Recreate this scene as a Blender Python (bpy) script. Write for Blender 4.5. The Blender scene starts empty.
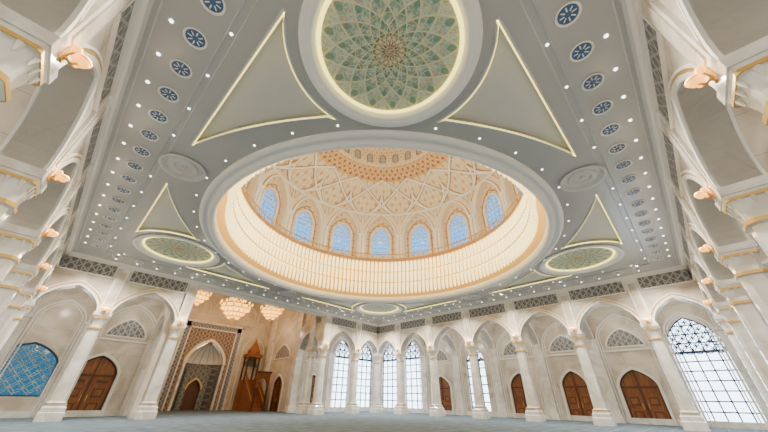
import bpy, math, random
from math import *
from mathutils import Vector, Matrix
random.seed(3)
HS=18.5; P=5.6; H=11.6; G=5.5; E=1.6
OUT=HS+G

# ------------------------------------------------------------------ materials
def new_mat(name):
    m=bpy.data.materials.new(name); m.use_nodes=True
    nt=m.node_tree; b=nt.nodes['Principled BSDF']
    return m,nt,b
def M(nt,op,a,b=None,c=None,clamp=False):
    n=nt.nodes.new('ShaderNodeMath'); n.operation=op; n.use_clamp=clamp
    for i,v in enumerate((a,b,c)):
        if v is None: continue
        if isinstance(v,(int,float)): n.inputs[i].default_value=v
        else: nt.links.new(v,n.inputs[i])
    return n.outputs[0]
def xyz(nt):
    t=nt.nodes.new('ShaderNodeTexCoord'); s=nt.nodes.new('ShaderNodeSeparateXYZ')
    nt.links.new(t.outputs['Object'],s.inputs[0]); return t.outputs['Object'],s.outputs[0],s.outputs[1],s.outputs[2]
def ramp(nt,fac,stops,interp='LINEAR'):
    r=nt.nodes.new('ShaderNodeValToRGB'); r.color_ramp.interpolation=interp
    el=r.color_ramp.elements
    el[0].position=stops[0][0]; el[0].color=(*stops[0][1],1)
    el[1].position=stops[1][0]; el[1].color=(*stops[1][1],1)
    for p,c in stops[2:]:
        e=el.new(p); e.color=(*c,1)
    nt.links.new(fac,r.inputs[0]); return r.outputs[0]
def mix(nt,f,a,b):
    n=nt.nodes.new('ShaderNodeMix'); n.data_type='RGBA'
    if isinstance(f,(int,float)): n.inputs[0].default_value=f
    else: nt.links.new(f,n.inputs[0])
    for i,v in ((6,a),(7,b)):
        if isinstance(v,tuple): n.inputs[i].default_value=(*v,1)
        else: nt.links.new(v,n.inputs[i])
    return n.outputs[2]
def plain(name,col,rough=.6,metal=0,emis=None,es=0):
    m,nt,b=new_mat(name)
    b.inputs['Base Color'].default_value=(*col,1); b.inputs['Roughness'].default_value=rough; b.inputs['Metallic'].default_value=metal
    if emis: b.inputs['Emission Color'].default_value=(*emis,1); b.inputs['Emission Strength'].default_value=es
    return m
def marble(name,c1,c2,scale=.35,rough=.35,slab=True):
    m,nt,b=new_mat(name)
    co,x,y,z=xyz(nt)
    n=nt.nodes.new('ShaderNodeTexNoise'); n.inputs['Scale'].default_value=scale; n.inputs['Detail'].default_value=8; n.inputs['Distortion'].default_value=1.5
    nt.links.new(co,n.inputs['Vector'])
    c=ramp(nt,n.outputs[0],[(.38,c2),(.6,c1)])
    if slab:
        fz=M(nt,'FRACT',M(nt,'MULTIPLY',z,.62)); jz=M(nt,'LESS_THAN',fz,.014)
        fx=M(nt,'FRACT',M(nt,'MULTIPLY',M(nt,'ADD',x,y),.45)); jx=M(nt,'LESS_THAN',fx,.01)
        c=mix(nt,M(nt,'MULTIPLY',M(nt,'MAXIMUM',jz,jx),.6),c,tuple(v*.5 for v in c2))
    nt.links.new(c,b.inputs['Base Color']); b.inputs['Roughness'].default_value=rough
    return m
marb=marble('cream_marble',(.80,.72,.60),(.56,.47,.37),rough=.22)
marb_col=marble('white_marble',(.93,.90,.84),(.72,.66,.57),.6,.12,False)
white=plain('white_plaster',(.90,.86,.79),.5)
ring_white=plain('ring_plaster',(.90,.90,.87),.45)
ceil_m,nt,b=new_mat('ceiling_plaster')
co,x,y,z=xyz(nt); n=nt.nodes.new('ShaderNodeTexNoise'); n.inputs['Scale'].default_value=.2
nt.links.new(co,n.inputs['Vector'])
nt.links.new(ramp(nt,n.outputs[0],[(.3,(.40,.415,.41)),(.7,(.45,.46,.455))]),b.inputs['Base Color']); b.inputs['Roughness'].default_value=.3
ceil_d=plain('ceiling_moulding',(.60,.61,.60),.5)
gold=plain('gold',(.78,.48,.12),.35,.5)
warm=plain('warm_light',(1,.6,.2),.5,0,(1,.55,.10),3.4)
amber=plain('amber_lamp_glass',(1,.5,.15),.5,0,(1,.42,.06),2.8)
cove=plain('cove_light',(1,.9,.5),.5,0,(1,.80,.18),3.0)
dl=plain('downlight_lens',(1,1,1),.5,0,(1,.96,.88),6)
def lattice(name,base,line,k=3.2,w=.28):
    m,nt,b=new_mat(name)
    co,x,y,z=xyz(nt); p=M(nt,'ADD',x,y)
    a1=M(nt,'ABSOLUTE',M(nt,'SINE',M(nt,'MULTIPLY',M(nt,'ADD',p,z),k)))
    a2=M(nt,'ABSOLUTE',M(nt,'SINE',M(nt,'MULTIPLY',M(nt,'SUBTRACT',p,z),k)))
    a3=M(nt,'ABSOLUTE',M(nt,'SINE',M(nt,'MULTIPLY',p,k*1.414)))
    mn=M(nt,'MINIMUM',M(nt,'MINIMUM',a1,a2),a3)
    f=M(nt,'LESS_THAN',mn,w)
    nt.links.new(mix(nt,f,base,line),b.inputs['Base Color']); b.inputs['Roughness'].default_value=.5
    return m
lat_grey=lattice('carved_lattice_stone',(.15,.15,.15),(.42,.40,.38),5,.3)
lat_warm=lattice('mihrab_mosaic',(.15,.10,.08),(.40,.31,.25),5,.3)
lat_blue=lattice('mihrab_blue_mosaic',(.10,.13,.18),(.40,.38,.37),6,.3)
wood,nt,b=new_mat('carved_wood')
co,x,y,z=xyz(nt)
w=nt.nodes.new('ShaderNodeTexNoise'); w.inputs['Scale'].default_value=2.5; w.inputs['Detail'].default_value=5
mp=nt.nodes.new('ShaderNodeMapping'); mp.inputs['Scale'].default_value=(3,3,.4); nt.links.new(co,mp.inputs[0]); nt.links.new(mp.outputs[0],w.inputs['Vector'])
nt.links.new(ramp(nt,w.outputs[0],[(.3,(.19,.055,.015)),(.7,(.37,.135,.04))]),b.inputs['Base Color']); b.inputs['Roughness'].default_value=.4
wood_d=plain('dark_wood',(.11,.035,.012),.45)
carpet,nt,b=new_mat('blue_carpet')
co,x,y,z=xyz(nt)
n=nt.nodes.new('ShaderNodeTexNoise'); n.inputs['Scale'].default_value=1.2; n.inputs['Detail'].default_value=6; nt.links.new(co,n.inputs['Vector'])
v=nt.nodes.new('ShaderNodeTexVoronoi'); v.inputs['Scale'].default_value=1.1; nt.links.new(co,v.inputs['Vector'])
base=ramp(nt,n.outputs[0],[(.35,(.075,.115,.15)),(.65,(.125,.18,.22))])
fy=M(nt,'FRACT',M(nt,'MULTIPLY',y,.7)); ln=M(nt,'LESS_THAN',fy,.09)
base=mix(nt,M(nt,'MULTIPLY',M(nt,'LESS_THAN',v.outputs[0],.28),.35),base,(.26,.31,.34))
nt.links.new(mix(nt,M(nt,'MULTIPLY',ln,.5),base,(.28,.33,.35)),b.inputs['Base Color']); b.inputs['Roughness'].default_value=.95
# medallion: polar floral mandala
med,nt,b=new_mat('floral_medallion')
co,x,y,z=xyz(nt)
r=M(nt,'SQRT',M(nt,'ADD',M(nt,'MULTIPLY',x,x),M(nt,'MULTIPLY',y,y)))
th=M(nt,'ARCTAN2',y,x)
def S(v): return M(nt,'SINE',v)
lr=M(nt,'MULTIPLY',M(nt,'LOGARITHM',M(nt,'ADD',r,.45),2.718),15)
pet=M(nt,'MULTIPLY',S(M(nt,'MULTIPLY',th,16)),S(lr))
sp=S(M(nt,'ADD',M(nt,'MULTIPLY',th,16),M(nt,'MULTIPLY',lr,1.0)))
sp2=S(M(nt,'SUBTRACT',M(nt,'MULTIPLY',th,16),M(nt,'MULTIPLY',lr,1.0)))
f1=M(nt,'GREATER_THAN',M(nt,'MAXIMUM',sp,sp2),.93)
f2=M(nt,'GREATER_THAN',pet,.45)
f3=M(nt,'LESS_THAN',pet,-.62)
vo=nt.nodes.new('ShaderNodeTexVoronoi'); vo.inputs['Scale'].default_value=9; nt.links.new(co,vo.inputs['Vector'])
f4=M(nt,'LESS_THAN',vo.outputs[0],.27)
vo2=nt.nodes.new('ShaderNodeTexVoronoi'); vo2.inputs['Scale'].default_value=6; vo2.feature='DISTANCE_TO_EDGE'; nt.links.new(co,vo2.inputs['Vector'])
f5=M(nt,'LESS_THAN',vo2.outputs[0],.06)
c=ramp(nt,M(nt,'MULTIPLY',r,1/2.4),[(0,(.34,.12,.05)),(.12,(.14,.07,.03)),(.17,(.62,.46,.20)),(.22,(.13,.17,.09)),(.28,(.19,.34,.24)),(.6,(.24,.40,.31)),(.8,(.31,.47,.38)),(1,(.48,.56,.36))])
c=mix(nt,M(nt,'MULTIPLY',f5,.5),c,(.74,.73,.57))
c=mix(nt,M(nt,'MULTIPLY',f2,.55),c,(.66,.70,.56))
c=mix(nt,M(nt,'MULTIPLY',f3,.65),c,(.08,.22,.16))
c=mix(nt,M(nt,'MULTIPLY',f4,.65),c,(.56,.20,.12))
c=mix(nt,M(nt,'MULTIPLY',f1,.65),c,(.82,.74,.48))
rg=M(nt,'LESS_THAN',M(nt,'ABSOLUTE',S(M(nt,'MULTIPLY',r,5.2))),.10)
c=mix(nt,M(nt,'MULTIPLY',rg,.75),c,(.70,.55,.24))
nt.links.new(c,b.inputs['Base Color'])
ros=plain('blue_rosette',(.04,.12,.28),.4)
def polar_mat(name,c1,c2,c3,n_th,kz):
    m,nt,b=new_mat(name)
    co,x,y,z=xyz(nt); th=M(nt,'ARCTAN2',y,x)
    s1=M(nt,'SINE',M(nt,'ADD',M(nt,'MULTIPLY',th,n_th),M(nt,'MULTIPLY',z,kz)))
    s2=M(nt,'SINE',M(nt,'SUBTRACT',M(nt,'MULTIPLY',th,n_th),M(nt,'MULTIPLY',z,kz)))
    f=M(nt,'GREATER_THAN',M(nt,'MULTIPLY',s1,s2),.25); g=M(nt,'GREATER_THAN',M(nt,'MAXIMUM',s1,s2),.93)
    c=mix(nt,f,c1,c2); c=mix(nt,g,c,c3)
    nt.links.new(c,b.inputs['Base Color']); b.inputs['Roughness'].default_value=.6
    return m
dome_orn=polar_mat('dome_ornament',(.66,.37,.18),(.30,.11,.04),(.92,.72,.42),64,16)
dome_cream=polar_mat('dome_cream',(.88,.73,.50),(.68,.45,.23),(.92,.80,.58),64,6)
dome_wall=plain('dome_wall_plaster',(.92,.80,.60),.5)
dome_line=plain('dome_gold_line',(.50,.26,.08),.5)
dome_white=plain('dome_rib_plaster',(.98,.95,.87),.5)
def glass(name,col,g=.08):
    m=bpy.data.materials.new(name); m.use_nodes=True; nt=m.node_tree; nt.nodes.clear()
    o=nt.nodes.new('ShaderNodeOutputMaterial'); tr=nt.nodes.new('ShaderNodeBsdfTransparent'); gl=nt.nodes.new('ShaderNodeBsdfGlossy'); mx=nt.nodes.new('ShaderNodeMixShader')
    tr.inputs[0].default_value=(*col,1); gl.inputs['Roughness'].default_value=.05; mx.inputs[0].default_value=g
    nt.links.new(tr.outputs[0],mx.inputs[1]); nt.links.new(gl.outputs[0],mx.inputs[2]); nt.links.new(mx.outputs[0],o.inputs[0]); return m
glass_blue=glass('blue_glass',(.035,.13,.25),.04); glass_clear=glass('clear_glass',(.9,.93,.95)); glass_deep=glass('deep_blue_glass',(.004,.024,.038),.04)
frame_blue=plain('blue_window_frame',(.03,.07,.15),.4); frame_white=plain('white_window_frame',(.70,.72,.74),.4); frame_teal=plain('pale_lattice',(.42,.52,.58),.4)
crys,nt,b=new_mat('crystal_lamp')
b.inputs['Emission Color'].default_value=(1,.76,.30,1)
b.inputs['Emission Strength'].default_value=2.5; b.inputs['Base Color'].default_value=(.9,.80,.56,1); b.inputs['Roughness'].default_value=.2
cback=plain('crystal_backing',(.60,.38,.13),.5)

# ------------------------------------------------------------------ builder
class B:
    def __init__(s): s.v=[]; s.f=[]; s.m=[]; s.mats=[]
    def mi(s,m):
        if m not in s.mats: s.mats.append(m)
        return s.mats.index(m)
    def add(s,vs,fs,m):
        o=len(s.v); k=s.mi(m); s.v+= [tuple(v) for v in vs]
        for f in fs: s.f.append(tuple(o+i for i in f)); s.m.append(k)
    def box(s,F,u0,u1,d0,d1,z0,z1,m):
        vs=[F(u,d,z) for z in (z0,z1) for u,d in ((u0,d0),(u1,d0),(u1,d1),(u0,d1))]
        s.add(vs,[(0,1,2,3),(4,5,6,7),(0,1,5,4),(1,2,6,5),(2,3,7,6),(3,0,4,7)],m)
    def loft(s,secs,m,cap=True,closed=True):
        n=len(secs[0]); vs=[p for q in secs for p in q]; fs=[]
        for i in range(len(secs)-1):
            for j in range(n if closed else n-1):
                k=(j+1)%n; fs.append((i*n+j,i*n+k,(i+1)*n+k,(i+1)*n+j))
        if cap: fs.append(tuple(range(n))); fs.append(tuple((len(secs)-1)*n+j for j in range(n)))
        s.add(vs,fs,m)
    def lathe(s,c,prof,n,m,cap=False):
        s.loft([[(c[0]+r*cos(2*pi*j/n),c[1]+r*sin(2*pi*j/n),z) for j in range(n)] for r,z in prof],m,cap)
    def tube(s,pts,r,m,n=6,closed=False):
        pts=[Vector(p) for p in pts]; secs=[]; N=len(pts); ref=None
        for i,p in enumerate(pts):
            a=pts[(i-1)%N] if (closed or i>0) else p; b_=pts[(i+1)%N] if (closed or i<N-1) else p
            t=(b_-a)
            if t.length<1e-9: t=Vector((0,0,1))
            t.normalize()
            if ref is None:
                ref=Vector((0,0,1)) if abs(t.z)<.8 else Vector((1,0,0))
            nx=ref-t*ref.dot(t)
            if nx.length<1e-6: nx=t.orthogonal()
            nx.normalize(); ref=nx; ny=t.cross(nx)
            secs.append([p+nx*(r*cos(2*pi*j/n))+ny*(r*sin(2*pi*j/n)) for j in range(n)])
        if closed: secs.append(secs[0])
        s.loft(secs,m,cap=not closed)
    def done(s,name,smooth=False,loc=None,parent=None):
        me=bpy.data.meshes.new(name); me.from_pydata(s.v,[],s.f)
        for m in s.mats: me.materials.append(m)
        me.polygons.foreach_set('material_index',s.m)
        if smooth: me.polygons.foreach_set('use_smooth',[True]*len(s.f))
        me.update(); ob=bpy.data.objects.new(name,me); bpy.context.collection.objects.link(ob)
        if loc: ob.location=loc
        if parent: ob.parent=parent
        return ob
def az(s,rise): s=min(1,abs(s)); return rise*(.7*sqrt(max(0,1-s*s))+.3*(1-s))
NS=20
def arch_pts(cu,hw,zs,rise):
    return [(cu-hw*cos(pi*i/NS), zs+az(cos(pi*i/NS),rise)) for i in range(NS+1)]
def arch_strip(b,F,cu,hw,zs,rise,ztop,d0,d1,m):
    pts=arch_pts(cu,hw,zs,rise); vs=[];n=len(pts)
    for u,z in pts: vs+= [F(u,d0,z),F(u,d0,ztop),F(u,d1,z),F(u,d1,ztop)]
    fs=[]
    for i in range(n-1):
        a=4*i;c=a+4; fs+=[(a,c,c+1,a+1),(a+2,c+2,c+3,a+3),(a,c,c+2,a+2)]
    b.add(vs,fs,m)
def wall_bay(b,F,u0,u1,d0,d1,z0,zt,m,op=None):
    if op is None: b.box(F,u0,u1,d0,d1,z0,zt,m); return
    cu,hw,zb,zs,rise=op
    if cu-hw>u0+.001: b.box(F,u0,cu-hw,d0,d1,z0,zt,m)
    if cu+hw<u1-.001: b.box(F,cu+hw,u1,d0,d1,z0,zt,m)
    if zb>z0: b.box(F,cu-hw,cu+hw,d0,d1,z0,zb,m)
    arch_strip(b,F,cu,hw,zs,rise,zt,d0,d1,m)
def arch_line(F,cu,hw,zb,zs,rise,d,closed=False):
    p=[F(cu-hw,d,zb)]+[F(u,d,z) for u,z in arch_pts(cu,hw,zs,rise)]+[F(cu+hw,d,zb)]
    return p
def arch_band(b,F,cu,hw,zs,rise,wd,d0,d1,m):
    p=arch_pts(cu,hw,zs,rise); q=arch_pts(cu,hw+wd,zs,rise+wd*1.15); secs=[]
    for (u,z),(U,Z) in zip(p,q): secs.append([F(u,d1,z),F(u,d0,z),F(U,d0,Z),F(U,d1,Z)])
    b.loft(secs,m,cap=True)
def FN(u,d,z): return (u,HS+d,z)
def FE(u,d,z): return (HS+d,u,z)
def FS(u,d,z): return (u,-HS-d,z)
def FW(u,d,z): return (-HS-d,u,z)
SIDES={'north':FN,'east':FE,'south':FS,'west':FW}

# ------------------------------------------------------------------ floor
b=B(); I=lambda u,d,z:(u,d,z)
b.box(I,-OUT-.6,OUT+.6,-OUT-.6,OUT+.6,-.2,0,carpet); b.box(I,-9.2,9.2,OUT+.6,37.5,-.2,0,carpet); b.done('floor')

# ------------------------------------------------------------------ columns
SP=7.3
def octs(z,w,c): return [(w,-w+c,z),(w,w-c,z),(w-c,w,z),(-w+c,w,z),(-w,w-c,z),(-w,-w+c,z),(-w+c,-w,z),(w-c,-w,z)]
def make_column(sc=1.0):
    b=B()
    secs=[(0,.7,.01),(.5,.7,.01),(.55,.64,.05),(.8,.64,.05),(.9,.56,.12),(1.0,.58,.15),(1.1,.5,.18),(1.2,.44,.17),(6.0,.38,.15),(6.05,.44,.17),(6.15,.44,.17),(6.2,.39,.15),(6.4,.40,.13),(6.8,.47,.09),(6.82,.51,.08),(7.0,.55,.03),(7.02,.58,.01),(7.3,.58,.01)]
    b.loft([octs(z,w*sc,c*sc) for z,w,c in secs],marb_col)
    for z0,w_,c_,h_ in ((6.05,.46,.17,.12),(1.02,.59,.15,.06),(6.82,.54,.07,.09)):
        b.loft([octs(z,w_,c_) for z in (z0,z0+h_)],gold)
    for q in range(4):
        ca,sa=cos(q*pi/2),sin(q*pi/2)
        for k in range(-1,2):
            xx=.47; yy=k*.28
            X=xx*ca-yy*sa; Y=xx*sa+yy*ca
            b.loft([[(X+rr*cos(t*pi/3),Y+rr*sin(t*pi/3),6.8+dz) for t in range(6)] for rr,dz in ((.01,-.2),(.07,0),(.07,.05))],marb_col,cap=False)
    return b
cb=make_column(); col0=cb.done('column'); col_me=col0.data
cols=[]
for s,F in SIDES.items():
    us=[-14,-8.4,-2.8,2.8,8.4,14]
    if s=='north': us=[-14,-8.4,8.4,14]
    for u in us: cols.append((F(u,0,0),s,u))
for sx in (-1,1):
    for sy in (-1,1): cols.append(((sx*HS,sy*HS,0),'c',0))
for u in (-8.2,8.2): cols.append((FN(u,2.1,0),'c',0)); 
for i,(p,s,u) in enumerate(cols):
    o=col0 if i==0 else bpy.data.objects.new('column',col_me)
    if i: bpy.context.collection.objects.link(o)
    o.location=p

# ------------------------------------------------------------------ arcades
T=.45
for s,F in SIDES.items():
    b=B()
    edges=[-HS,-14,-8.4,-2.8,2.8,8.4,14,HS]
    for a,c in zip(edges[:-1],edges[1:]):
        if s=='north' and a>-8.5 and c<8.5: continue
        cu=(a+c)/2; hw=(c-a)/2-.5; r=min(2.3,hw*1.0)
        wall_bay(b,F,a,c,-T,T,SP,H,marb,(cu,hw,SP,SP,r))
        arch_band(b,F,cu,hw,SP,r,.16,-T-.08,T+.08,white)
        arch_band(b,F,cu,hw+.3,SP,r+.3,.08,-T-.06,-T+.01,white)
        arch_band(b,F,cu,hw+.19,SP,r+.19,.09,-T-.04,-T+.01,gold)
        zf0,zf1=10.15,11.1
        b.box(F,cu-hw+.1,cu+hw-.1,-T-.04,-T+.01,zf0-.05,zf1,lat_grey)
        for zz in (zf0-.1,zf1): b.box(F,cu-hw,cu+hw,-T-.1,-T,zz,zz+.07,white)
        for uu in (cu-hw,cu+hw): b.box(F,uu-.05,uu+.05,-T-.1,-T,zf0-.1,zf1,white)
    if s=='north':
        b.box(F,-8.4,8.4,-T,T,11.1,H,marb)
        b.box(F,-8.4,8.4,-T-.1,T+.1,11.0,11.12,white)
        for q in (-1,1): b.box(F,q*8.4-.5,q*8.4+.5,-T,T,SP,11.1,marb); b.box(F,q*8.3-.5,q*8.3+.5,1.6,2.6,SP,H,marb_col)
    for u in [-14,-8.4,-2.8,2.8,8.4,14]:
        if s=='north' and abs(u)<3: continue
        b.box(F,u-.40,u+.40,-T-.10,-T,SP,11.0,marb_col)
        b.box(F,u-.24,u+.24,-T-.14,-T-.08,7.75,10.7,marb)
        b.box(F,u-.50,u+.50,-T-.16,-T,11.0,11.2,white)
    b.box(F,-HS,HS,-T-.15,-T+.1,11.2,11.34,white); b.box(F,-HS,HS,-T-.25,-T+.1,11.34,11.42,white); b.box(F,-HS,HS,-T-.35,-T+.1,11.42,11.5,ceil_d)
    for u in [-14,-8.4,-2.8,2.8,8.4,14,-HS,HS]:
        if s=='north' and abs(u)<3: continue
        Ft=lambda a,d,z,F=F,u=u: F(u+d,a,z)
        wall_bay(b,Ft,T,G,-.35,.35,SP,10.4,marb,((T+G)/2,(G-T)/2-.35,SP,SP,2.1))
        arch_band(b,Ft,(T+G)/2,(G-T)/2-.35,SP,2.1,.14,-.42,.42,white)
    b.done('arcade_'+s)

# ------------------------------------------------------------------ windows & doors
wn=[0]; dn=[0]
def inside(u,z,cu,hw,zb,zs,rise):
    if abs(u-cu)>hw or z<zb: return False
    return z<zs+az((u-cu)/hw,rise)
def window(F,cu,hw,zb,zs,rise,d,gm,fm,star=True,cell=.8,bar=.045):
    b=B(); wn[0]+=1
    pts=arch_pts(cu,hw,zs,rise)
    poly=[(cu-hw,zb)]+pts+[(cu+hw,zb)]
    b.add([F(u,d,z) for u,z in poly],[tuple(range(len(poly)))],gm)
    b.tube([F(u,d,z) for u,z in poly],.1,fm,6,True)
    n=max(2,round(2*hw/cell))
    if star!='all':
        for i in range(1,n):
            u=cu-hw+2*hw*i/n; b.box(F,u-bar,u+bar,d-.05,d+.05,zb,zs+az((u-cu)/hw,rise),fm)
    z=zb+cell
    while z<zs+rise-.2 and star!='all':
        w=hw if z<=zs else 0
        if z>zs:
            ss=0
            while ss<1 and zs+az(ss,rise)>z: ss+=.01
            w=hw*ss
        bb=bar*(2.2 if abs(z-zs)<cell/2 else 1)
        b.box(F,cu-w,cu+w,d-.05,d+.05,z-bb,z+bb,fm); z+=cell
    def hexes(zl,cs):
        j=0; zz=zl
        while zz<zs+rise:
            k=-20
            while k<=20:
                uc=cu+(k+(j%2)*.5)*cs
                ring=[(uc+cs*.5*cos(t*pi/4+pi/8),zz+cs*.5*sin(t*pi/4+pi/8)) for t in range(9)]
                for p0,p1 in zip(ring[:-1],ring[1:]):
                    if inside(*p0,cu,hw,zb,zs,rise) and inside(*p1,cu,hw,zb,zs,rise):
                        b.tube([F(p0[0],d-.03,p0[1]),F(p1[0],d-.03,p1[1])],bar*.7,fm,4)
                k+=1
            j+=1; zz+=cs*.5
    if star=='all':
        hexes(zb+.2,cell)
        b.tube([F(u,d-.1,z) for u,z in poly],.13,frame_blue,6,True)
    elif star: hexes(zs-.2,cell*.9)
    return b.done('window_%d'%wn[0])
def door(F,cu,hw,zs,rise,d):
    b=B(); dn[0]+=1
    pts=arch_pts(cu,hw,zs,rise); poly=[(cu-hw,0)]+pts+[(cu+hw,0)]
    b.add([F(u,d,z) for u,z in poly],[tuple(range(len(poly)))],wood)
    b.tube([F(u,d-.05,z) for u,z in poly],.12,wood_d,6,False)
    b.box(F,cu-.06,cu+.06,d-.12,d,0,zs+rise-.05,wood_d)
    b.box(F,cu-hw,cu+hw,d-.1,d,zs-.1,zs+.06,wood_d)
    for q in (-1,1):
        for (z0,z1) in ((.25,1.1),(1.3,2.2),(2.4,zs-.25)):
            if z1-z0<.2: continue
            c=cu+q*hw*.5; w=hw*.36
            b.box(F,c-w,c+w,d-.07,d,z0,z1,wood); b.box(F,c-w*.7,c+w*.7,d-.1,d,z0+.12,z1-.12,wood_d)
            b.box(F,c-w*.5,c+w*.5,d-.13,d,z0+.22,z1-.22,wood)
        b.tube([F(cu+q*.2,d-.22,1.1),F(cu+q*.2,d-.22,1.6)],.03,gold,6)
    arch_band(b,F,cu,hw+.02,zs,rise,.22,d-.4,d+.05,white)
    for q in (-1,1): b.box(F,cu+q*(hw+.13)-.11,cu+q*(hw+.13)+.11,d-.4,d+.05,0,zs,white)
    b.done('door_%d'%dn[0])
bays=[(-OUT,-HS),(-HS,-14),(-14,-8.4),(-8.4,-2.8),(-2.8,2.8),(2.8,8.4),(8.4,14),(14,HS),(HS,OUT)]
TALL=lambda cu,hw=1.6:('w',cu,hw,.5,7.6,2.0)
spec={
 'north':{0:('lw',-21.2,2.0,1.3,3.9,1.7),1:('lw',-16.9,2.05,1.4,3.7,1.6),2:('d',-12.2,1.6,0,3.1,1.6),6:('d',11.2,1.5,0,3.0,1.4),7:TALL(16.25),8:TALL(21.2)},
 'east':{0:('bw',-21.2,2.1,.3,5.6,2.7),1:('bw',-16.3,1.95,.3,5.9,2.6),2:('d',-11.0,1.45,0,2.9,1.45),3:('d',-5.6,1.2,0,3.0,1.45),4:('d',0,1.3,0,3.0,1.45),5:('w',5.6,1.3,.5,6.2,1.6),6:('d',11.2,1.5,0,3,1.45),7:TALL(16.25),8:TALL(21.2)},
}
for s in ('south','west'):
    spec[s]={i:('lw',(bays[i][0]+bays[i][1])/2,1.6,1.0,6.2,2.0) for i in (0,1,3,5,7,8)}
    spec[s][2]=('d',-11.2,1.5,0,3.0,1.45); spec[s][6]=('d',11.2,1.5,0,3.0,1.45); spec[s][4]=('d',0,1.5,0,3.0,1.45)
GZ=10.4
for s,F in SIDES.items():
    b=B(); todo=[]
    for i,(a,c) in enumerate(bays):
        if s=='north' and i in (3,4,5): continue
        sp=spec[s].get(i)
        wall_bay(b,F,a,c,G,G+.5,0,GZ,marb,None if sp is None else sp[1:6])
        if sp: todo.append(sp)
        cu=(a+c)/2; hw=(c-a)/2-.6
        b.tube(arch_line(F,cu,hw,0,7.3,min(2.3,hw),G-.02),.09,white,6)
        b.tube(arch_line(F,cu,hw-.25,0,7.3,min(2.3,hw)-.25,G-.02),.05,white,6)
        if sp and sp[0]=='d':
            poly=arch_pts(cu,hw*.72,6.4,1.7)
            b.add([F(u,G-.05,z) for u,z in poly],[tuple(range(len(poly)))],lat_grey)
            b.tube([F(u,G-.05,z) for u,z in poly],.08,white,6,True)
            b.box(F,cu-hw,cu+hw,G-.12,G,6.0,6.15,white)
    for u in [-14,-8.4,-2.8,2.8,8.4,14,-HS,HS]:
        if s=='north' and abs(u)<3: continue
        b.box(F,u-.5,u+.5,G-.3,G,0,SP,marb_col); b.box(F,u-.6,u+.6,G-.42,G,0,.6,marb_col); b.box(F,u-.6,u+.6,G-.42,G,SP-.25,SP,marb_col)
    b.box(F,-OUT,-8.9 if s=='north' else OUT,G-.06,G,0,.45,marb_col)
    if s=='north': b.box(F,8.9,OUT,G-.06,G,0,.45,marb_col)
    b.done('wall_'+s)
    for k,cu,hw,zb,zs,rise in todo:
        if k=='d': door(F,cu,hw,zs,rise,G+.2)
        elif k=='w': window(F,cu,hw,zb,zs,rise,G+.25,glass_clear,frame_blue,True,.95,.065)
        elif k=='bw': window(F,cu,hw,zb,zs,rise,G+.25,glass_clear,frame_blue,True,.75,.05)
        else: window(F,cu,hw,zb,zs,rise,G+.25,glass_deep,frame_teal,'all',.8,.045)
b=B(); O=OUT+.5
for s,F in SIDES.items():
    if s=='north':
        b.box(F,-O,-8.9,T-.1,G+.5,GZ,GZ+.2,white); b.box(F,8.9,O,T-.1,G+.5,GZ,GZ+.2,white)
    elif s=='south': b.box(F,-O,O,T-.1,G+.5,GZ,GZ+.2,white)
    else: b.box(F,-HS-T,HS+T,T-.1,G+.5,GZ,GZ+.2,white)
b.done('ceiling_aisle')

# ------------------------------------------------------------------ qibla recess
RY=35.0; RH=16.0; MH=11.0; MW=4.2
recm=marble('qibla_marble',(.78,.69,.57),(.60,.51,.40))
b=B()
for q in (-1,1):
    Fs=lambda a,d,z,q=q:(q*(8.9+d),a,z)
    wall_bay(b,Fs,HS+T,OUT+.5,0,.4,0,RH,recm,((HS+OUT)/2+.5,1.9,0,6.6,2.1))
    wall_bay(b,Fs,OUT+.5,RY,0,.4,0,RH,recm,(29.2,1.3,0,3.0,1.3))
    b.tube(arch_line(Fs,29.4,3.4,0,8,3,-.03),.12,white)
    for yy in (25.2,33.6):
        b.box(Fs,yy-.5,yy+.5,-.35,0,0,RH,marb_col)
    poly=arch_pts(29.4,2.3,6.6,2.0); b.add([Fs(u,-.04,z) for u,z in poly],[tuple(range(len(poly)))],lat_grey); b.tube([Fs(u,-.05,z) for u,z in poly],.1,white,6,True)
b.box(I,-9.3,9.3,RY,RY+.4,MH,RH,recm); b.box(I,-9.3,-MW,RY,RY+.4,0,MH,recm); b.box(I,MW,9.3,RY,RY+.4,0,MH,recm)
Fr=lambda u,d,z:(u,RY-d,z)
for q in (-1,1):
    c=q*6.7
    b.tube(arch_line(Fr,c,1.7,0,8,1.8,.03),.1,white); poly=arch_pts(c,1.2,5.5,1.6); b.add([Fr(u,.04,z) for u,z in poly],[tuple(range(len(poly)))],lat_grey)
    b.tube([Fr(u,.05,z) for u,z in poly],.08,white,5,True)
for k in range(-3,4): 
    poly=arch_pts(k*2.4,.9,13.2,1.1); b.tube([Fr(u,.03,z) for u,z in [(k*2.4-.9,12)]+poly+[(k*2.4+.9,12)]],.07,white,5,True)
b.box(I,-9.3,9.3,HS-T,HS+T,H,RH,marb)
b.done('wall_qibla')
for q in (-1,1):
    door(lambda a,d,z,q=q:(q*(8.9+d),a,z),29.2,1.3,3.0,1.3,.25)
b=B(); b.box(I,-9.3,9.3,HS-T,RY+.4,RH,RH+.2,plain('qibla_ceiling_plaster',(.75,.62,.45),.6))
for yy in (22,26,30,34): b.box(I,-8.9,8.9,yy-.2,yy+.2,RH-.3,RH,white)
b.done('ceiling_qibla')
Fm=lambda u,d,z:(u,RY+d,z)
b=B()
wall_bay(b,Fm,-MW,MW,-.25,.4,0,MH,lat_warm,(0,2.4,0,5.6,2.8))
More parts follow.
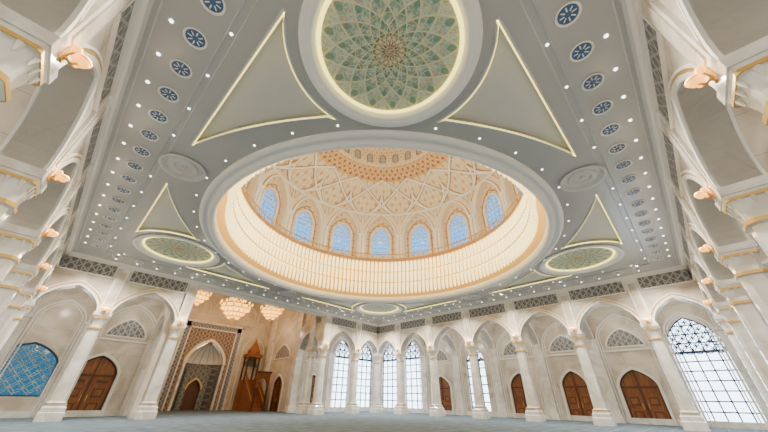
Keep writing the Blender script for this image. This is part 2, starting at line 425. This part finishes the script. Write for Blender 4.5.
for (w0,w1,dd,mm) in ((0,.25,-.45,marb_col),(.25,.85,-.3,lat_blue),(.85,1.0,-.4,white)):
    for q in (-1,1):
        b.box(Fm,min(q*(MW-w0),q*(MW-w1)),max(q*(MW-w0),q*(MW-w1)),dd,0,0,MH-w0,mm)
    b.box(Fm,-(MW-w0),MW-w0,dd,0,MH-w1,MH-w0,mm)
arch_band(b,Fm,0,2.4,5.6,2.8,.3,-.42,0,white)
arch_band(b,Fm,0,2.72,5.6,3.15,.1,-.36,0,gold)
for q in (-1,1): b.box(Fm,q*2.55-.15,q*2.55+.15,-.42,0,0,5.6,marb_col)
ns=[(2.4*cos(pi*i/8),2.0*sin(pi*i/8)) for i in range(9)]
nich=lattice('niche_mosaic',(.12,.13,.15),(.28,.28,.28),4,.3)
b.loft([[Fm(x,y,z) for x,y in ns] for z in (0,5.6)],nich,cap=False,closed=False)
half=[]
for k in range(9):
    t=k/8; rr=1-t**1.6; half.append([Fm(x*rr,y*rr,5.6+2.8*(t**.8)) for x,y in ns])
b.loft(half,ring_white,cap=False,closed=False)
for k in range(1,8): b.tube([h[k] for h in half],.06,gold,5)
wall_bay(b,Fm,-1.6,1.6,1.2,1.6,0,5.0,nich,(0,.9,0,2.4,1.2)); arch_band(b,Fm,0,.9,2.4,1.2,.18,1.12,1.2,gold)
b.box(Fm,-1,1,1.65,1.7,0,4.0,wood_d)
b.done('mihrab')
b=B()
mx=6.3
KX=1.12; KZ=1.15
J=lambda u,d,z:(mx+(u-mx)*KX,34.6+(d-34.6)*KX,z*KZ)
for i in range(9):
    y0=29.6+i*.42; b.box(J,mx-.7,mx+.7,y0,y0+.42,0,.3+i*.36,wood)
for q in (-1,1):
    X=mx+q*.75
    b.add([J(X,29.6,.0),J(X,33.4,0),J(X,33.4,4.2),J(X,29.6,1.2)],[(0,1,2,3)],wood)
    b.tube([J(X,29.6,1.3),J(X,33.4,4.4)],.07,wood_d); b.tube([J(X,29.6,.8),J(X,33.4,3.8)],.04,gold)
    for yy in (29.5,33.3,34.5): b.box(J,X-.09,X+.09,yy-.09,yy+.09,0,6.0 if yy>30 else 3.8,wood_d)
b.box(J,mx-.85,mx+.85,33.2,34.6,0,3.3,wood)
Fg=lambda u,d,z:J(mx+u,29.5+d,z)
wall_bay(b,Fg,-.85,.85,-.1,.1,2.4,3.9,wood,(0,.6,2.4,2.5,.9))
b.box(J,mx-.95,mx+.95,29.3,29.7,3.9,4.1,wood_d)
b.box(J,mx-1,mx+1,33.0,34.7,5.9,6.3,wood)
cc=J(mx,33.85,0)
b.lathe((cc[0],cc[1]),[(r_*KX,z_*KZ) for r_,z_ in [(.9,6.3),(.85,6.7),(.5,7.2),(.2,7.8),(.05,8.3)]],8,wood,True)
b.lathe((cc[0],cc[1]),[(r_,z_*KZ) for r_,z_ in [(.02,8.3),(.12,8.45),(.02,8.6)]],8,gold,True)
b.done('minbar')

# ------------------------------------------------------------------ ceiling
def poly_curve(name,loops,z0,thick,mat):
    cu=bpy.data.curves.new(name,'CURVE'); cu.dimensions='2D'; cu.fill_mode='BOTH'; cu.extrude=thick/2
    for lp in loops:
        sp=cu.splines.new('POLY'); sp.points.add(len(lp)-1)
        for i,(x,y) in enumerate(lp): sp.points[i].co=(x,y,0,1)
        sp.use_cyclic_u=True
    ob=bpy.data.objects.new(name,cu); bpy.context.collection.objects.link(ob); ob.location=(0,0,z0+thick/2)
    dg=bpy.context.evaluated_depsgraph_get(); me=bpy.data.meshes.new_from_object(ob.evaluated_get(dg))
    bpy.data.objects.remove(ob); o=bpy.data.objects.new(name,me); me.materials.clear(); me.materials.append(mat)
    o.location=(0,0,z0+thick/2); bpy.context.collection.objects.link(o); return o
circ=lambda cx,cy,r,n=64:[(cx+r*cos(2*pi*i/n),cy+r*sin(2*pi*i/n)) for i in range(n)]
sq=lambda s:[(-s,-s),(s,-s),(s,s),(-s,s)]
MC=11.72; RC=14.75
def panel():
    pts=[]
    cx,cy=-MC,-MC; R=3.5
    a0=atan2(-10.3-cy,-15-cx); a1=atan2(-8.45-cy,-11.3-cx)
    for i in range(13):
        a=a0+(a1-a0)*i/12; pts.append((cx+R*cos(a),cy+R*sin(a)))
    b0=atan2(-8.45,-11.3)%(2*pi); b1=atan2(-2.0,-15)%(2*pi)
    for i in range(1,19):
        t=i/18; a=b0+(b1-b0)*t; r=14.11+(15.13-14.11)*t**1.6; pts.append((r*cos(a),r*sin(a)))
    return pts
pn=panel(); panels=[]
for sx in (1,-1):
    for sy in (1,-1):
        for sw in (0,1):
            q=[(x*sx,y*sy) for x,y in pn]
            if sw: q=[(y,x) for x,y in q]
            panels.append(q)
meds=[(a*MC,c*MC) for a in (-1,1) for c in (-1,1)]
rnds=[(RC,0),(-RC,0),(0,RC),(0,-RC)]
ceil=bpy.data.objects.new('ceiling',None); bpy.context.collection.objects.link(ceil)
o=poly_curve('main_slab',[sq(15.9),circ(0,0,13.2,128)]+panels+[circ(x,y,2.95) for x,y in meds]+[circ(x,y,1.0,40) for x,y in rnds],H,.4,ceil_m); o.parent=ceil
o=poly_curve('border_slab',[sq(HS+.5),sq(15.9)],H-.12,.5,ceil_m); o.parent=ceil
o=poly_curve('recess_slab',[sq(HS+.5),circ(0,0,13.2,128)],H+.25,.35,ceil_d); o.parent=ceil
b=B()
for s_,r_ in ((15.9,.07),(15.6,.035),(17.55,.04)):
    zz=H if s_<15.95 else H-.13
    b.tube([(x,y,zz) for x,y in sq(s_)],r_,ceil_d,6,True)
for q in panels: b.tube([(x,y,H) for x,y in q],.06,ceil_d,6,True)
for x,y in meds:
    b.lathe((x,y),[(2.95,H+.02),(3.05,H-.1),(2.85,H-.14),(2.65,H-.06),(2.5,H+.1)],64,ring_white)
for x,y in rnds:
    b.lathe((x,y),[(1.0,H+.02),(1.08,H-.09),(.95,H-.1),(.85,H+.05),(.7,H+.05),(.62,H-.04),(.45,H-.05),(.4,H+.06),(.15,H+.06),(.1,H-.03),(.001,H-.05)],40,ceil_d)
b.done('mouldings',parent=ceil)
b=B()
for q in panels:
    cx=sum(p[0] for p in q)/len(q); cy=sum(p[1] for p in q)/len(q)
    b.tube([(x+(x-cx)*-.022,y+(y-cy)*-.022,H-.01) for x,y in q],.045,cove,5,True)
b.done('cove_light_strips')
for x,y in meds:
    b=B(); n=64
    b.lathe((0,0),[(2.5,.1),(2.2,.16),(1.4,.2),(.6,.22),(.001,.23)],n,med)
    b.lathe((0,0),[(2.5,.1),(2.43,.02),(2.36,.11)],n,cove)
    b.done('ceiling_medallion',True,(x,y,H))
b=B(); b2=B()
for s,F in SIDES.items():
    for k in range(-10,11):
        u=k*1.5; d=-(HS-16.5); c=F(u,d,0)
        b.lathe((c[0],c[1]),[(.34,H-.121),(.36,H-.16),(.31,H-.17),(.29,H-.14)],20,white)
        b.lathe((c[0],c[1]),[(.30,H-.135),(.001,H-.14)],20,ros)
        for j in range(8):
            a=j*pi/4; b.tube([(c[0]+.1*cos(a),c[1]+.1*sin(a),H-.15),(c[0]+.23*cos(a),c[1]+.23*sin(a),H-.15)],.02,white,4)
        c=F(u,-(HS-17.2),0); zz=H-.125
        b2.lathe((c[0],c[1]),[(.06,zz),(.06,zz-.02),(.001,zz-.02)],10,dl)
    for k in range(-7,8):
        c=F(k*2.1,-(HS-15.75),0)
        b2.lathe((c[0],c[1]),[(.05,H),(.05,H-.02),(.001,H-.02)],10,dl)
for k in range(40):
    a=2*pi*k/40; b2.lathe((13.62*cos(a),13.62*sin(a)),[(.05,H),(.05,H-.02),(.001,H-.02)],10,dl)
b.done('ceiling_rosettes'); b2.done('recessed_downlights')

# ------------------------------------------------------------------ dome
dome=bpy.data.objects.new('dome',None); bpy.context.collection.objects.link(dome)
b=B()
b.lathe((0,0),[(13.3,H+.02),(13.3,H-.10),(13.15,H-.18),(13.0,H-.18),(12.95,H-.08),(12.8,H-.06),(12.75,H-.24),(12.55,H-.3),(12.4,H-.2),(12.38,H+.3),(12.55,H+.35)],160,ring_white)
b.lathe((0,0),[(12.55,H+.35),(12.6,16.5)],160,cback)
b.lathe((0,0),[(12.6,16.5),(12.3,16.55),(12.3,16.8),(12.45,16.9),(13.6,16.9)],160,dome_white)
b.done('rim',True,parent=dome)
b=B(); b.lathe((0,0),[(12.3,16.4),(12.2,16.45),(12.2,16.8),(12.3,16.85)],160,dome_line)
b.lathe((0,0),[(12.38,17.38),(12.28,17.45),(12.38,17.52),(12.46,17.45),(12.38,17.38)],160,gold)
for k in range(220):
    a=2*pi*k/220; b.tube([(12.38*cos(a),12.38*sin(a),16.85),(12.38*cos(a),12.38*sin(a),17.45)],.035,gold,4)
b.done('balustrade',parent=dome)
b=B(); ND=16; RF=13.1; fh=RF*tan(pi/ND)
for k in range(ND):
    a=pi/4+2*pi*k/ND
    ca,sa=cos(a),sin(a)
    Fd=lambda u,d,z,ca=ca,sa=sa:((RF+d)*ca-u*sa,(RF+d)*sa+u*ca,z)
    wall_bay(b,Fd,-fh,fh,0,.7,16.8,24.2,dome_wall,(0,2.0,17.2,20.6,3.3))
    wall_bay(b,Fd,-fh-.2,fh+.2,.7,1.0,16.8,24.2,dome_cream,(0,1.2,17.9,20.6,1.6))
    arch_band(b,Fd,0,2.0,20.6,3.3,.2,-.14,0,dome_white)
    arch_band(b,Fd,0,2.24,20.6,3.56,.08,-.06,0,dome_line)
    arch_band(b,Fd,0,1.2,20.6,1.6,.16,.58,.7,dome_white)
    for q in (-1,1): b.box(Fd,q*1.28-.08,q*1.28+.08,.58,.7,17.9,20.6,dome_white)
    b.tube(arch_line(Fd,0,1.65,17.3,20.5,2.4,.67),.07,dome_line)
    poly=arch_pts(0,.5,22.45,.4); b.tube([Fd(u,.66,z) for u,z in poly],.05,dome_line,4,True)
    for q in (-1,1):
        c=Fd(q*(fh-.26),-.14,0); b.lathe((c[0],c[1]),[(.22,16.9),(.22,17.2),(.14,17.3),(.14,20.2),(.24,20.5),(.24,20.7)],8,dome_white)
        b.tube([Fd(q*1.5,-.02,24.05),Fd(q*2.4,-.02,24.05),Fd(q*2.4,-.02,22.6),Fd(q*1.5,-.02,24.05)],.05,dome_line,4)
    wo=window(Fd,0,1.2,17.9,20.6,1.6,.85,glass_blue,frame_white,True,.6,.025); wo.parent=dome
b.done('drum',parent=dome)
prof=[(13.5,24.0),(13.1,24.4),(12.3,25.05),(11.3,25.75),(10.2,26.3),(9.4,26.6),(8.8,26.8)]
prof2=[(8.8,26.8),(8.1,27.05),(7.4,27.3),(6.8,27.5)]
b=B()
b.lathe((0,0),prof,96,dome_cream); b.lathe((0,0),prof2,96,dome_orn)
b.lathe((0,0),[(13.6,24.2),(13.0,24.15),(12.95,23.9),(13.15,23.85)],96,dome_white)
for rr,zz in ((8.8,26.72),(7.8,27.1),(6.8,27.4)): b.lathe((0,0),[(rr+.12,zz+.05),(rr,zz-.08),(rr-.12,zz+.05)],96,gold)
b.lathe((0,0),[(6.8,27.5),(6.6,27.4),(6.6,29.8),(6.3,30.8),(5.3,32),(3.6,33),(1.8,33.6),(.01,33.8)],64,dome_cream)
b.done('shell',True,parent=dome)
def pr(t,o=.1):
    x=t*(len(prof)-1); i=min(int(x),len(prof)-2); f=x-i
    return (prof[i][0]*(1-f)+prof[i+1][0]*f-o, prof[i][1]*(1-f)+prof[i+1][1]*f-o)
b=B()
for k in range(ND):
    a0=pi/4+2*pi*(k+.5)/ND
    for sg in (-1,1):
        for span,tm in ((2*pi/ND*1.5,1.0),(2*pi/ND*.5,.55)):
            for off,rad,mm in ((0,.14,dome_white),(.019,.06,dome_line),(-.019,.06,dome_line)):
                pts=[]
                for i in range(15):
                    t=i/14; R,z=pr(t*tm,.1 if off==0 else .06); a=a0+sg*span*(sin(t*pi/2) if tm<1 else t)+off; pts.append((R*cos(a),R*sin(a),z))
                b.tube(pts,rad,mm,6)
b.done('ribs',True,parent=dome)
b=B()
for k in range(24):
    a=2*pi*k/24; ca,sa=cos(a),sin(a)
    Fu=lambda u,d,z,ca=ca,sa=sa:((6.5+d)*ca-u*sa,(6.5+d)*sa+u*ca,z)
    poly=[(-.35,27.9)]+arch_pts(0,.35,28.8,.5)+[(.35,27.9)]
    b.add([Fu(u,.0,z) for u,z in poly],[tuple(range(len(poly)))],frame_teal)
    b.tube([Fu(u,-.03,z) for u,z in poly],.07,dome_line,5,True)
b.done('lantern_windows',parent=dome)
b=B(); NR=156
for k in range(NR):
    a=2*pi*(k+.5)/NR
    for R,prf in ((11.85,[(.04,12.1),(.13,12.25),(.15,13.4),(.1,13.6)]),(12.05,[(.06,13.4),(.14,13.6),(.16,14.8),(.1,15.0)]),(12.25,[(.06,14.8),(.15,15.0),(.17,16.2),(.12,16.4)])):
        b.lathe((R*cos(a),R*sin(a)),prf,6,crys,True)
for R,z in ((11.78,13.5),(11.98,14.9),(12.15,16.35)):
    b.lathe((0,0),[(R,z-.05),(R-.06,z-.03),(R-.06,z+.03),(R,z+.05)],156,gold)
b.done('ring_chandelier',True)

# ------------------------------------------------------------------ chandeliers
def L(t,p,e,c=(1,.9,.78),size=.2,rot=None,nm='lamp_light'):
    d=bpy.data.lights.new(nm,t); d.energy=e; d.color=c
    if t=='AREA': d.shape='DISK'; d.size=size; d.spread=radians(120)
    else: d.shadow_soft_size=size
    o=bpy.data.objects.new(nm,d); o.location=p; bpy.context.collection.objects.link(o)
    return o
def chandelier(x,y,z,R):
    b=B()
    b.tube([(0,0,R*.8),(0,0,RH-z)],.05,gold)
    for (r,zz,h) in ((1,0,.28),(.72,-.3,.26),(.45,-.56,.24),(.5,.35,.2)):
        n=24
        b.lathe((0,0),[(r*R*.85,zz*R-.08*R),(r*R,zz*R),(r*R*1.05,zz*R+h*R*.5),(r*R*.98,zz*R+h*R)],n,warm)
        b.lathe((0,0),[(r*R*1.06,zz*R+h*R),(r*R*1.1,zz*R+h*R+.05*R),(r*R*1.0,zz*R+h*R+.06*R),(.1,zz*R+h*R+.1*R)],n,gold)
        b.lathe((0,0),[(r*R*1.07,zz*R-.02*R),(r*R*1.09,zz*R+.02*R),(r*R*1.02,zz*R+.05*R)],n,gold)
        for k in range(12):
            a=2*pi*k/12; X,Y=r*R*1.1*cos(a),r*R*1.1*sin(a)
            b.tube([(X*.97,Y*.97,zz*R),(X*.97,Y*.97,zz*R+h*R)],.04*R,gold,5)
            b.lathe((X,Y),[(.02,zz*R+h*R),(.08*R,zz*R+h*R+.1*R),(.06*R,zz*R+h*R+.2*R),(.01,zz*R+h*R+.26*R)],6,warm)
    b.lathe((0,0),[(.05*R,-.62*R),(.25*R,-.6*R),(.12*R,-.8*R),(.01,-.95*R)],12,gold)
    b.done('chandelier',True,(x,y,z))
    L('POINT',(x,y,z-1.6*R),200,(1,.84,.62),.3)
chandelier(0,28.9,12.1,1.9); chandelier(-5.4,28.9,12.7,1.5); chandelier(5.4,28.9,12.7,1.5)

# ------------------------------------------------------------------ sconces
sb=B(); q=.6
sb.box(I,-.12*q,.12*q,-.06,.0,-.3*q,.35*q,gold)
sb.tube([(0,-.05,-.1*q),(0,-.3*q,-.2*q),(0,-.45*q,-.05*q)],.03,gold)
sb.lathe((0,-.45*q),[(.04*q,-.1*q),(.18*q,-.05*q),(.26*q,.1*q),(.22*q,.25*q)],12,amber,True)
sb.lathe((0,-.45*q),[(.27*q,.1*q),(.29*q,.14*q),(.26*q,.16*q)],12,gold)
for k in (-1,1):
    sb.tube([(0,-.05,0),(k*.25*q,-.2*q,-.05*q),(k*.34*q,-.28*q,.05*q)],.02,gold)
    sb.lathe((k*.34*q,-.28*q),[(.03*q,.02*q),(.12*q,.08*q),(.14*q,.24*q),(.1*q,.3*q)],10,amber,True)
s0=sb.done('wall_sconce',True); first=True
rots={'north':0,'east':-pi/2,'south':pi,'west':pi/2}
for p,s,u in cols:
    if s=='c': continue
    F=SIDES[s]; q_=F(u,-.56,7.45)
    o=s0 if first else bpy.data.objects.new('wall_sconce',s0.data)
    if not first: bpy.context.collection.objects.link(o)
    first=False
    o.location=q_; o.rotation_euler=(0,0,rots[s])
    L('POINT',F(u,-1.1,7.7),55,(1,.78,.52),.12)

# ------------------------------------------------------------------ lights
for s,F in SIDES.items():
    for u in (-21,-16.2,-11.2,-5.6,0,5.6,11.2,16.2):
        if s=='north' and abs(u)<8: continue
        L('POINT',F(u,2.9,8.2),115,(1,.92,.80),.25)
for k in range(12):
    a=2*pi*k/12; L('POINT',(9.0*cos(a),9.0*sin(a),18.5),150,(1,.92,.75),.3)
for k in range(8):
    a=2*pi*k/8; L('POINT',(5.0*cos(a),5.0*sin(a),24.5),45,(1,.90,.70),.3)
for s,F in SIDES.items():
    for u in (-15,-9,-3,3,9,15):
        L('AREA',F(u,-2.75,H-.05),400,(1,.95,.86),.2)
w=bpy.data.worlds.new('sky'); bpy.context.scene.world=w; w.use_nodes=True; nt=w.node_tree
bg=nt.nodes['Background']; bg.inputs[0].default_value=(.74,.87,1,1); bg.inputs[1].default_value=9

# ------------------------------------------------------------------ camera
f,pit,yaw,roll=289.0,.565,.0175,.0155
th=pi/4-yaw
fw=Vector((cos(th)*cos(pit),sin(th)*cos(pit),sin(pit))); r=Vector((sin(th),-cos(th),0)); u=r.cross(fw)
r2=r*cos(roll)+u*sin(roll); u2=-r*sin(roll)+u*cos(roll)
cam=bpy.data.cameras.new('camera'); co=bpy.data.objects.new('camera',cam); bpy.context.collection.objects.link(co)
m=Matrix((( r2.x,u2.x,-fw.x,-15.7),(r2.y,u2.y,-fw.y,-15.4),(r2.z,u2.z,-fw.z,E),(0,0,0,1)))
co.matrix_world=m; cam.sensor_width=36; cam.lens=f*36/768; cam.clip_start=.05; cam.clip_end=500
bpy.context.scene.camera=co
